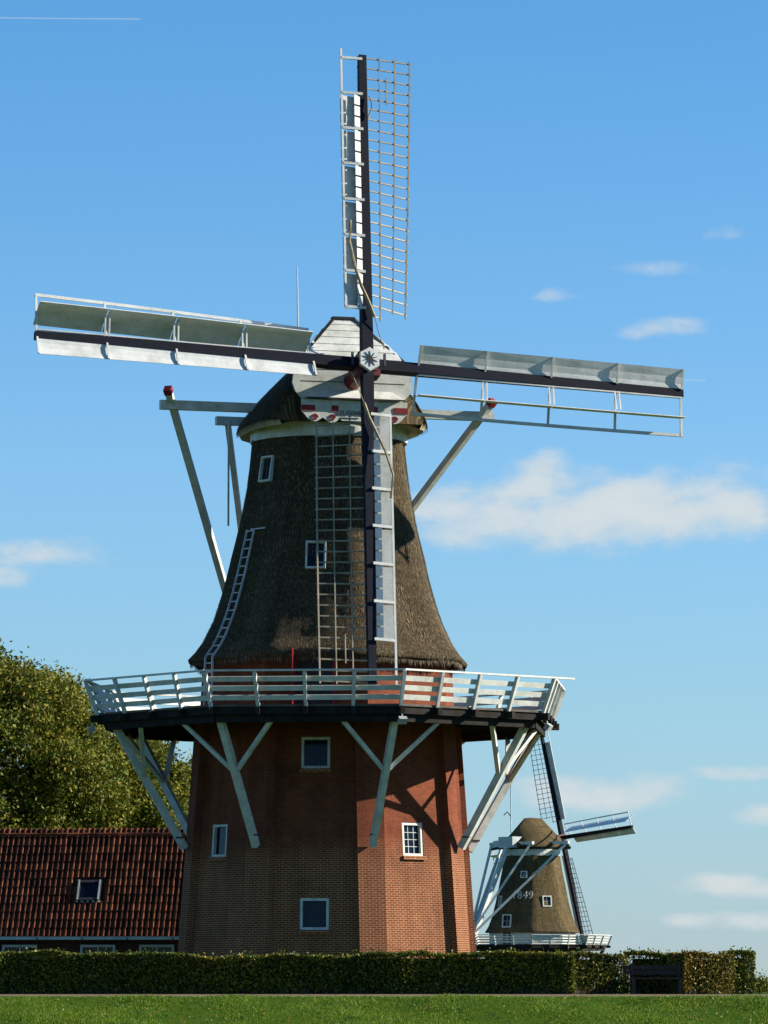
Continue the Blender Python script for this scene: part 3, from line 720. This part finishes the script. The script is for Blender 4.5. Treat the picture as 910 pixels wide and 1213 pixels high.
    MB().prism(sp, -.52, -.503).build('star', 'black', ax)
    for (x, z) in ((-.52, .05), (.55, .08)): MB().box((x, -.28, z), (.07, .1, .42)).build('wedge', 'iron', ax)
    MB().box((0, -.05, -.36), (.8, .5, .22)).build('collar', 'darkred', ax)
    arms = []
    for (s, c, kind, off) in ((u, d, 'grid', .12), (d, -u, 'flap', -.10), (-u, -d, 'grid', .12), (-d, u, 'flap', -.10)):
        arms.append(sail_arm(mill, hub, n, c, s, 10.8, kind, off))
    # ropes wound over the cloth sails' stocks
    pts = [(-.60, -.45, 4.7), (-.66, -.5, 3.9), (-.45, -.4, 3.1), (-.22, -.3, 2.5), (.02, -.28, 2.0), (.2, -.3, 1.5)]
    for arm in (arms[0], arms[2]):
        MB().tube(pts, .05, 6).build('rope', 'rope', arm)
        MB().tube([pts[-1], (.38, -.2, .9), (.55, -.15, .45)], .014, 5).build('line', 'rope', arm)
    MB().tube([(.17, -.2, 9.3), (.24, -.24, 9.05), (.22, -.22, 8.75), (.12, -.2, 8.5)], .03, 6).build('rope_loop', 'rope', arms[0])
    return mill
mill = main_mill()

# ------------------------------------------------------------------ far windmill
def far_mill():
    O = Vector((14.68, 250, 0))
    mill = empty('windmill', O); tag(mill, 'smaller distant windmill with tan thatched body bearing the year 1849 behind the hedge', 'windmill')
    AF = 20.0
    rb = lambda z: 3.75 - .03 * z
    m = MB()
    for k in range(8): wall_face(m, AF + 45 * k, rb, -.02, 3.5, [])
    m.build('brick_tower', 'brick2', mill, weld=False)
    m = MB(); rw = lambda z: 3.45
    for k in range(8): wall_face(m, AF + 45 * k, rw, 3.5, 4.9, [])
    m.build('white_wall', 'white', mill, weld=False)
    lev = [(4.55, 3.86), (4.65, 3.88), (5.1, 3.62), (5.9, 3.34), (7.2, 3.02), (8.6, 2.74), (10.0, 2.48), (11.3, 2.30)]
    body = loft('thatched_body', lev, AF, 'thatch2', mill, 1.05, lip=(4.7, 3.4), N=64)
    straws(lev[1:], AF, 1.05, 5000, .3, .02, 'straw2', body, out=.005)
    N = 48; m = MB()
    for k in range(N):
        a, b = 2 * pi * k / N, 2 * pi * (k + 1) / N
        m.face([(2.42 * sin(a), -2.42 * cos(a), 11.2), (2.42 * sin(b), -2.42 * cos(b), 11.2), (2.46 * sin(b), -2.46 * cos(b), 11.75), (2.46 * sin(a), -2.46 * cos(a), 11.75)])
    m.build('white_ring', 'white', mill)
    m = MB()
    for k in range(N):
        a, b = 2 * pi * k / N, 2 * pi * (k + 1) / N
        m.face([(2.40 * sin(a), -2.40 * cos(a), 11.6), (2.40 * sin(b), -2.40 * cos(b), 11.6), (2.3 * sin(b), -2.3 * cos(b), 12.5), (2.3 * sin(a), -2.3 * cos(a), 12.5)])
    m.build('cap_ring', 'black', mill)
    def face_at(k, z, s, r): o, t = dirs(AF + 45 * k); return o, t, o * r + t * s + Vector((0, 0, z))
    for (k, z, s, r, w, h, sl, nx, ny) in ((0, 7.25, .15, 3.05, .85, .95, .22, 2, 2), (-1, 9.55, .35, 2.62, .62, .62, .18, 1, 1), (-1, 5.55, -.85, 3.60, .85, 1.15, .3, 2, 2), (-2, 7.3, .2, 3.06, .6, .9, .2, 2, 2)):
        o, t, at = face_at(k, z, s, r); u = (Vector((0, 0, 1)) - o * sl * .6).normalized()
        q = window(mill, o, t, at, u, w, h, nx, ny, .10, sill=False, munt='white')
        if nx == 1:
            for sg in (-1, 1): MB().bar((-.2 * sg, .02, -.2), (.2 * sg, .02, .2), .04, .03, (0, 1, 0)).build('cross_bar', 'white', q)
    o, t = dirs(AF - 45); dm = Matrix((t, -o, Vector((0, 0, 1)))).transposed().to_4x4(); dm.translation = o * 3.52 + t * -.85 + Vector((0, 0, 3.3))
    d = MB().box((-.45, 0, .75), (.1, .1, 1.5)).box((.45, 0, .75), (.1, .1, 1.5)).box((0, 0, .75), (.08, .1, 1.5)).build('door', 'white', mill); d.matrix_local = dm
    MB().box((0, .03, .75), (.8, .04, 1.5)).build('door_infill', 'glass', d)
    o, t = dirs(AF - 45); u = (Vector((0, 0, 1)) - o * .2).normalized()
    tm = Matrix((t, u, o)).transposed().to_4x4(); tm.translation = o * 3.03 + t * .38 + Vector((0, 0, 7.75))
    text_mesh('1849', .95, mill, tm, 'white', .02)
    gallery(mill, AF + 22.5, 3.55, 6.55, 6.85, 3.55, 4.35, 3, False)
    for k in range(8): stage_strut(mill, AF + 22.5 + 45 * k, (4.0, .8), (6.2, 3.1), 0, 3.1, 6, w=.2, bm='tar')
    # cap, seen from behind
    A, T, RO, HUB, FW = 128.0, 11.0, 4.5, 12.85, 3.35
    cap = empty('cap', rz=R(A), parent=mill)
    st = [(-2.75, 2.0, .95), (-1.35, 2.4, 2.35), (-1.0, 2.55, 2.55), (.2, 2.6, 2.6), (.9, 2.5, 2.5), (1.7, 2.2, 1.7), (2.5, 1.6, .8)]
    cap_hull('thatch', cap, st, 11.95, 'thatch2', 'black')
    MB().prism([(-1.4, 11.85), (1.4, 11.85), (1.7, 12.3), (.7, 12.75), (0, 12.88), (-.7, 12.75), (-1.7, 12.3)], -2.85, -2.77).build('shield', 'white', cap)
    MB().box((0, 2.4, 12.35), (1.9, 1.2, .95)).build('rear_dormer', 'zinc', cap)
    MB().bar((-4.6, -.3, 12.3), (4.6, -.3, 12.3), .24, .26).build('long_crossbeam', 'white', cap)
    MB().bar((-2.9, 2.3, 12.25), (2.9, 2.3, 12.25), .24, .26).build('short_crossbeam', 'white', cap)
    foot = Vector((0, 6.6, 4.1))
    MB().bar((0, 2.5, 12.6), foot, .34, .36).build('tail_pole', 'white', cap)
    for sg in (-1, 1):
        MB().bar(foot + Vector((sg * .25, 0, .5)), (sg * 4.4, -.3, 12.3), .2, .2).build('long_brace', 'white', cap)
        MB().bar(foot + Vector((sg * .2, 0, .9)), (sg * 2.7, 2.3, 12.3), .18, .18).build('short_brace', 'white', cap)
    MB().tube([(.2, 2.2, 13.2), (.2, 2.2, 17.6)], .05, 6).build('flagpole', 'white', cap)
    MB().tube([(.2, 2.2, 14.6), (.5, 2.4, 15.0), (.7, 2.6, 14.7)], .05, 6).build('vane', 'black', cap)
    n, d, u = frame3(A, T, RO)
    hub = Vector((sin(R(A)) * FW, -cos(R(A)) * FW, HUB))
    hm = Matrix((d, -n, u)).transposed().to_4x4(); hm.translation = hub
    m = MB().box((0, .1, 0), (.6, .8, .6)); m.tube([(0, .5, 0), (0, 1.5, 0)], .28, 10)
    ax = m.build('axle_head', 'darkred', mill); ax.matrix_local = hm
    for (s, c, kind, off) in ((u, d, 'grid', .1), (d, -u, 'flap', -.1), (-u, -d, 'grid', .1), (-d, u, 'flap', -.1)):
        sail_arm(mill, hub, n, c, s, 9.7, kind, off, detail=False, mats=('tar', 'sailwhite'))  # dark timber puts the laths' shaded side into their colour
    return mill
far_mill()

# ------------------------------------------------------------------ house with pantile roof
def house():
    h = empty('house', (-2.6, 6.4, 0), R(-5)); tag(h, 'low brick house with long red pantile roof beside the brick tower', 'house')
    L = 21.0; EZ, RZ, run = 1.84, 5.36, 2.65
    m = MB(); ww = [(-18.0, -16.9), (-15.7, -14.3), (-12.7, -11.7), (-10.6, -9.6)]
    wx = [-8.07, -5.38, -3.36]
    # walls, with openings for the front windows
    xs = [-L] + sorted(sum([[x - .6, x + .6] for x in wx], [])) + [0]
    for i, (a, b) in enumerate(zip(xs, xs[1:])):
        if i % 2 == 0: m.face([(a, .35, 0), (b, .35, 0), (b, .35, EZ), (a, .35, EZ)], [(a, 0), (b, 0), (b, EZ), (a, EZ)])
        else:
            m.face([(a, .35, 0), (b, .35, 0), (b, .35, .55), (a, .35, .55)], [(a, 0), (b, 0), (b, .55), (a, .55)])
            m.face([(a, .35, 1.6), (b, .35, 1.6), (b, .35, EZ), (a, .35, EZ)], [(a, 1.6), (b, 1.6), (b, EZ), (a, EZ)])
    m.face([(0, .35, 0), (0, 2 * run - .35, 0), (0, 2 * run - .35, EZ), (0, run, RZ - .3), (0, .35, EZ)], [(0, 0), (6, 0), (6, EZ), (3, RZ), (0, EZ)])
    m.face([(-L, .35, 0), (-L, 2 * run - .35, 0), (-L, 2 * run - .35, EZ), (-L, run, RZ - .3), (-L, .35, EZ)], [(0, 0), (6, 0), (6, EZ), (3, RZ), (0, EZ)])
    m.face([(-L, 2 * run - .35, 0), (0, 2 * run - .35, 0), (0, 2 * run - .35, EZ), (-L, 2 * run - .35, EZ)], [(-L, 0), (0, 0), (0, EZ), (-L, EZ)])
    m.build('wall', 'brick2', h, weld=False)
    m = MB()
    m.face([(-L - .1, 0, EZ), (.1, 0, EZ), (.1, run, RZ), (-L - .1, run, RZ)]).face([(-L - .1, 2 * run, EZ), (-L - .1, run, RZ), (.1, run, RZ), (.1, 2 * run, EZ)])
    roof = m.build('roof', 'tar', h)
    sl = sqrt(run ** 2 + (RZ - EZ) ** 2); ang = atan2(RZ - EZ, run)
    # one pantile: S-shaped cross section, slightly lifted at its lower end
    pw, ph = .186, .36
    prof = [(0, .0), (.03, -.02), (.08, -.022), (.108, .012), (.132, .05), (.165, .052), (.192, .006)]
    tm = MB()
    for (xa, za), (xb, zb) in zip(prof, prof[1:]):
        tm.face([(xa, 0, za + .035), (xb, 0, zb + .035), (xb, ph + .05, zb + .006), (xa, ph + .05, za + .006)])
        tm.face([(xa, 0, za + .017), (xb, 0, zb + .017), (xb, 0, zb + .035), (xa, 0, za + .035)])
    tile = tm.build('roof_tile', 'tile', roof, smooth=False)
    me = tile.data
    nr = int(sl / ph); nc = int(L / pw)
    cand = []
    rot = Matrix.Rotation(ang, 4, 'X')
    sky_x, sky_s = -5.83, 1.95           # roof light: x and slope position
    for j in range(nr + 1):
        for i in range(nc):
            x = -.1 - pw * (i + 1); s = j * ph
            if abs(x + pw / 2 - sky_x) < .44 and sky_s - .42 < s + ph / 2 < sky_s + .5: continue
            cand.append((x, s))
    tile.location = (50, 50, -50); first = True
    rest_v = []
    base = np.array([v.co[:] for v in me.vertices]); polys = [list(p.vertices) for p in me.polygons]
    # the largest in the photo: the middle of the visible slope
    cand.sort(key=lambda c: abs(c[0] + 5.6) + abs(c[1] - 2.3) * .9)
    mats = []
    for idx, (x, s) in enumerate(cand):
        mt = Matrix.Translation((x + random.uniform(-.006, .006), s * cos(ang) , EZ + s * sin(ang) + .012 + .02 * sin(x * .9) * sin(s * .7))) @ rot @ Matrix.Rotation(R(random.gauss(0, 1.0)), 4, 'Z') @ Matrix.Translation((0, 0, random.uniform(0, .008)))
        if idx < 300:
            o = tile if idx == 0 else bpy.data.objects.new('roof_tile', me)
            if idx: COL.objects.link(o); o.parent = roof
            o.matrix_local = mt
        else:
            A = np.array(mt); co = base @ A[:3, :3].T + A[:3, 3]
            for p in polys: rest_v.append(co[p])
    # far tiles keep their geometry in one piece
    vs = np.concatenate([r for r in rest_v if len(r) == 4]).reshape(-1, 3)
    q = raw('roof_tiles', vs, 4, 'tile', roof); q['kind'] = 'stuff'
    m = MB(); 
    for i in range(int(L / .36)):
        x = -.36 * (i + 1)
        m.tube([(x + .0, run, RZ + .01 + random.uniform(0, .01)), (x + .38, run, RZ + .03)], .10, 8)
    q = m.build('ridge_tiles', 'tile', roof, weld=False); q['kind'] = 'stuff'
    # roof light
    rl = MB(); w, hh = .82, .86
    rl.box((0, -hh / 2 + .05, .05), (w, .1, .12)).box((0, hh / 2 - .05, .05), (w, .1, .12)).box((-w / 2 + .05, 0, .05), (.1, hh - .2, .12)).box((w / 2 - .05, 0, .05), (.1, hh - .2, .12))
    o = rl.build('roof_light', 'iron', h, weld=False); o.matrix_local = Matrix.Translation((sky_x, sky_s * cos(ang), EZ + sky_s * sin(ang) + .02)) @ rot
    MB().box((0, 0, .04), (w - .2, hh - .2, .03)).build('pane', 'glass', o)
    for sx in (-.36, .36): MB().box((sx, 0, .125), (.05, hh, .02)).build('flashing', 'zinc', o)
    for i in range(5): MB().box((-.38 + i * .19, -hh / 2 - .03, .04), (.09, .05, .05)).build('lead_apron', 'white', o)
    # gutter, windows
    MB().box((-L / 2, -.10, EZ - .02), (L + .2, .14, .11)).build('gutter', 'white', h)
    for i in range(7): MB().box((-1.2 - i * 1.55, -.16, EZ - .05), (.04, .12, .12)).build('gutter_bracket', 'iron', h)
    for x in wx:
        f = MB().box((x - .56, .33, 1.07), (.08, .12, 1.06)).box((x + .56, .33, 1.07), (.08, .12, 1.06)).box((x, .33, 1.56), (1.04, .12, .08)).box((x, .33, .59), (1.04, .12, .08)).build('window', 'white', h, weld=False)
        MB().box((x, .37, 1.07), (1.05, .02, .92)).build('pane', 'glass', f)
        MB().box((x, .35, 1.07), (.05, .05, .9)).build('mullion', 'white', f)
house()
def gate_post():
    p = empty('gate_post', (-11.05, 2.6, 0)); tag(p, 'white painted post with flat side board before the house wall', 'post')
    MB().box((0, 0, 1.1), (.14, .14, 2.2)).build('post', 'zinc', p)
    MB().prism([(-.11, 2.2), (.11, 2.2), (0, 2.38)], -.11, .11).build('post_cap', 'zinc', p)
    MB().box((-.55, 0, .9), (.95, .06, 1.15)).build('side_board', 'zinc', p)
gate_post()

# ------------------------------------------------------------------ trees
def tree(loc, H, rx, cz, rz, label, nclump, seed):
    rs = np.random.default_rng(seed); random.seed(seed)
    t = empty('tree', loc); tag(t, label, 'tree', 'autumn trees behind the house')
    m = MB(); m.tube([(0, 0, 0), (.1, .05, H * .2), (.05, -.1, H * .45), (0, 0, H * .75)], .34 * H / 13, 10, .08)
    tk = m.build('trunk', 'bark', t)
    for i in range(9):
        a = i * 2.4; z = H * (.22 + .05 * i); e = Vector((cos(a) * rx * .65, sin(a) * rx * .65, min(H * .9, z + rx * .55)))
        MB().tube([(0, 0, z), e * .5 + Vector((0, 0, z * .5)) , e], .12, 6, .02).build('limb', 'bark', tk)
    # clump centres: mostly in the outer shell of an uneven ellipsoid
    nb = max(40, nclump // 22)
    bd = rs.normal(size=(nb, 3)); bd /= np.linalg.norm(bd, axis=1)[:, None]
    d = bd[rs.integers(0, nb, nclump)] + rs.normal(0, .22, (nclump, 3)); d /= np.linalg.norm(d, axis=1)[:, None]
    bumpy = {}
    lump = 1 + .10 * np.sin(d[:, 0] * 5 + seed) * np.cos(d[:, 2] * 6) + .07 * np.sin(d[:, 1] * 9 + d[:, 2] * 7) + .09 * ((d @ bd.T).max(1) - .985) * 40
    rad = lump * (1 - np.abs(rs.normal(0, .16, nclump)).clip(0, .75)) * rs.uniform(.93, 1.03, nclump)
    c = d * rad[:, None] * np.array([rx, rx, rz]) + np.array([0, 0, cz])
    c = c[c[:, 2] > H * .12]
    k = 58
    cc = np.repeat(c, k, axis=0) + rs.normal(0, .30, (len(c) * k, 3)) * np.array([1, 1, .8])
    V = leaves(cc, .085)
    cr = raw('crown', V.reshape(-1, 3), 4, 'leaf', t)
    return t
tree((-13.4, 30, 0), 13.0, 5.0, 7.5, 5.3, 'tallest olive green autumn tree rising behind the tiled roof', 3600, 3)
tree((-9.2, 33, 0), 10.8, 3.6, 6.2, 4.6, 'middle-height yellowing tree between the tallest tree and the brick tower', 2000, 11)
tree((-6.4, 35, 0), 8.6, 2.9, 4.9, 3.7, 'shortest autumn tree close behind the brick tower', 1200, 19)

# ------------------------------------------------------------------ hedges
def hedge(label, x0, y0, x1, y1, depth, H, mat, dens=950):
    """Clipped hedge whose front runs from (x0,y0) to (x1,y1)."""
    a = Vector((x0, y0, 0)); b = Vector((x1, y1, 0)); t = (b - a).normalized(); o = Vector((-t.y, t.x, 0)); L = (b - a).length
    h = empty('hedge', a); tag(h, label, 'hedge', 'clipped hedges along the path')
    m = MB(); i = .24
    q = [t * i + o * i, t * (L - i) + o * i, t * (L - i) + o * (depth - i), t * i + o * (depth - i)]
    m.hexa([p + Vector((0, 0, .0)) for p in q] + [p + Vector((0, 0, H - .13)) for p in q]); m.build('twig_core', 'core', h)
    parts = []
    def surf(n, f): parts.append(np.array([f(random.random(), random.random()) for _ in range(n)]))
    wob = lambda s: .06 * sin(s * 1.1 + x0) + .05 * sin(s * 2.7) + .03 * sin(s * 6.1)
    top = lambda s: H - .02 + .05 * sin(s * .55 + 2) + .035 * sin(s * 1.9 + 1) + .03 * sin(s * 4.3) * sin(s * .7)
    n = int(L * H * dens)
    surf(n, lambda p, r: tuple(t * (p * L) + o * (wob(p * L) + abs(random.gauss(0, .07))) + Vector((0, 0, .03 + (r ** .85) * (top(p * L) - .03)))))
    surf(int(L * depth * dens * .9), lambda p, r: tuple(t * (p * L) + o * (r * depth) + Vector((0, 0, top(p * L) - abs(random.gauss(0, .05))))))
    for e in (0, L): surf(int(depth * H * dens), lambda p, r: tuple(t * (e + (abs(random.gauss(0, .06)) if e == 0 else -abs(random.gauss(0, .06)))) + o * (p * depth) + Vector((0, 0, .03 + r * (H - .03)))))
    surf(int(L * 150), lambda p, r: tuple(t * (p * L) + o * (r * .25 - .02) + Vector((0, 0, top(p * L) - .02 + random.random() ** 2 * .06))))
    surf(int(L * 26), lambda p, r: tuple(t * (p * L) + o * (r * depth * .6) + Vector((0, 0, top(p * L) + random.random() ** 2 * .14))))
    tw = []                                   # bare twigs at the foot and stray shoots at the top
    for _ in range(int(L * 26)):
        p = t * random.uniform(.05, L - .05) + o * random.uniform(.0, .14); e = p + t * random.uniform(-.12, .12) + Vector((0, 0, random.uniform(.12, .34))); w = t * .009
        tw += [tuple(p - w), tuple(p + w), tuple(e)]
    for _ in range(int(L * 7)):
        p = t * random.uniform(.05, L - .05) + o * random.uniform(0, depth * .7) + Vector((0, 0, H - .1)); e = p + t * random.uniform(-.06, .06) + Vector((0, 0, random.uniform(.12, .26))); w = t * .006
        tw += [tuple(p - w), tuple(p + w), tuple(e)]
    q = raw('twigs', tw, 3, 'bark', h); q['kind'] = 'stuff'
    V = leaves(np.concatenate(parts), .044)
    f = raw('foliage', V.reshape(-1, 3), 4, mat, h); f['kind'] = 'stuff'
hedge('long dark green clipped hedge running before the brick tower and house', -18, -22, 7.1, -22, 1.0, 1.12, 'hedge')
hedge('short green hedge angled between the long hedge and the bench', 7.05, -21.95, 8.62, -21.1, .9, 1.10, 'hedge3')
hedge('shaded hedge behind the bench', 8.55, -20.9, 10.5, -20.9, .8, 1.12, 'hedge')
hedge('hedge with sunlight-coloured leaves right beside the bench', 10.15, -22.0, 11.55, -21.2, .9, 1.10, 'hedge2')
hedge('green hedge end block beyond the sunlight-coloured hedge', 11.5, -20.6, 12.25, -20.4, 1.0, 1.14, 'hedge')

def bench():
    b = empty('park_bench', (9.35, -22.15, 0), R(4)); tag(b, 'dark wooden park bench in a recess of the hedge', 'bench')
    for i, z in enumerate((.60, .74)): MB().box((0, .22 + i * .04, z), (1.78, .035, .115)).build('back_slat', 'benchwood', b)
    for i in range(3): MB().box((0, -.2 + i * .14, .44), (1.78, .12, .04)).build('seat_slat', 'benchwood', b)
    for x in (-.65, .65):
        MB().box((x, -.2, .21), (.09, .09, .42)).build('leg', 'benchwood', b); MB().box((x, .24, .42), (.09, .07, .84)).build('leg', 'benchwood', b)
        MB().box((x, 0, .39), (.06, .5, .06)).build('bearer', 'iron', b)
bench()

# low growth past the hedge end
def shrub(loc, w, h, label):
    s = empty('shrub', loc); tag(s, label, 'shrub', 'low shrubs past the hedge end')
    for k in range(4): MB().tube([(0, 0, 0), (random.uniform(-w, w) * .6, random.uniform(-w, w) * .6, h * .8)], .015, 5, .006).build('stem', 'bark', s)
    c = rng.normal(0, 1, (1400, 3)) * np.array([w * .45, w * .45, h * .24]) + np.array([0, 0, h * .5]); c = c[c[:, 2] > .02]
    f = raw('foliage', leaves(c, .035).reshape(-1, 3), 4, 'hedge', s); f['kind'] = 'stuff'
shrub((12.55, -18, 0), .45, .55, 'leafy low shrub against the hedge end block')
shrub((13.3, -12, 0), .5, .38, 'small sparse shrub standing apart from the hedge end')

# ------------------------------------------------------------------ grass on the bank
def grass():
    n = 190000
    x = rng.uniform(-9.5, 13.2, n); y = rng.uniform(-33.6, -25.6, n)
    keep = (y < -26.15 + .25 * np.sin(x * .5) + .16 * np.sin(x * 3.1) * np.sin(x * 1.3) - rng.random(n) ** 2 * .5)
    x, y = x[keep], y[keep]; n = len(x)
    z = np.array([height(q) for q in y]) + np.where(y < -27, .05 * np.sin(x * .9 + y) + .03 * np.sin(x * 2.3), 0) - .01
    patch = .6 + .6 * (np.sin(x * 1.7 + y * .8) * np.sin(y * 2.1 - x * .4) * .5 + .5)
    h = rng.uniform(.03, .085, n) * patch * np.clip((-25.9 - y) / .9, .25, 1); a = rng.uniform(0, pi, n); w = rng.uniform(.006, .012, n)
    dx, dy = np.cos(a) * w, np.sin(a) * w
    lx, ly = rng.normal(0, .035, n), rng.normal(0, .035, n)
    V = np.stack([np.stack([x - dx, y - dy, z], 1), np.stack([x + dx, y + dy, z], 1), np.stack([x + lx, y + ly, z + h], 1)], 1)
    o = raw('grass', V.reshape(-1, 3), 3, 'grass'); tag(o, 'short green grass on the bank below the path', 'grass', kind='stuff')
    # scattered fallen leaves
    k = 2200; c = np.stack([rng.uniform(-9.5, 13.2, k), rng.uniform(-33, -27, k), np.zeros(k)], 1); c[:, 2] = [height(q) + .05 for q in c[:, 1]]
    o = raw('fallen_leaves', leaves(c, .03).reshape(-1, 3), 4, 'hedge2'); tag(o, 'brown fallen leaves scattered over the grass bank', 'leaves', kind='stuff')
grass()
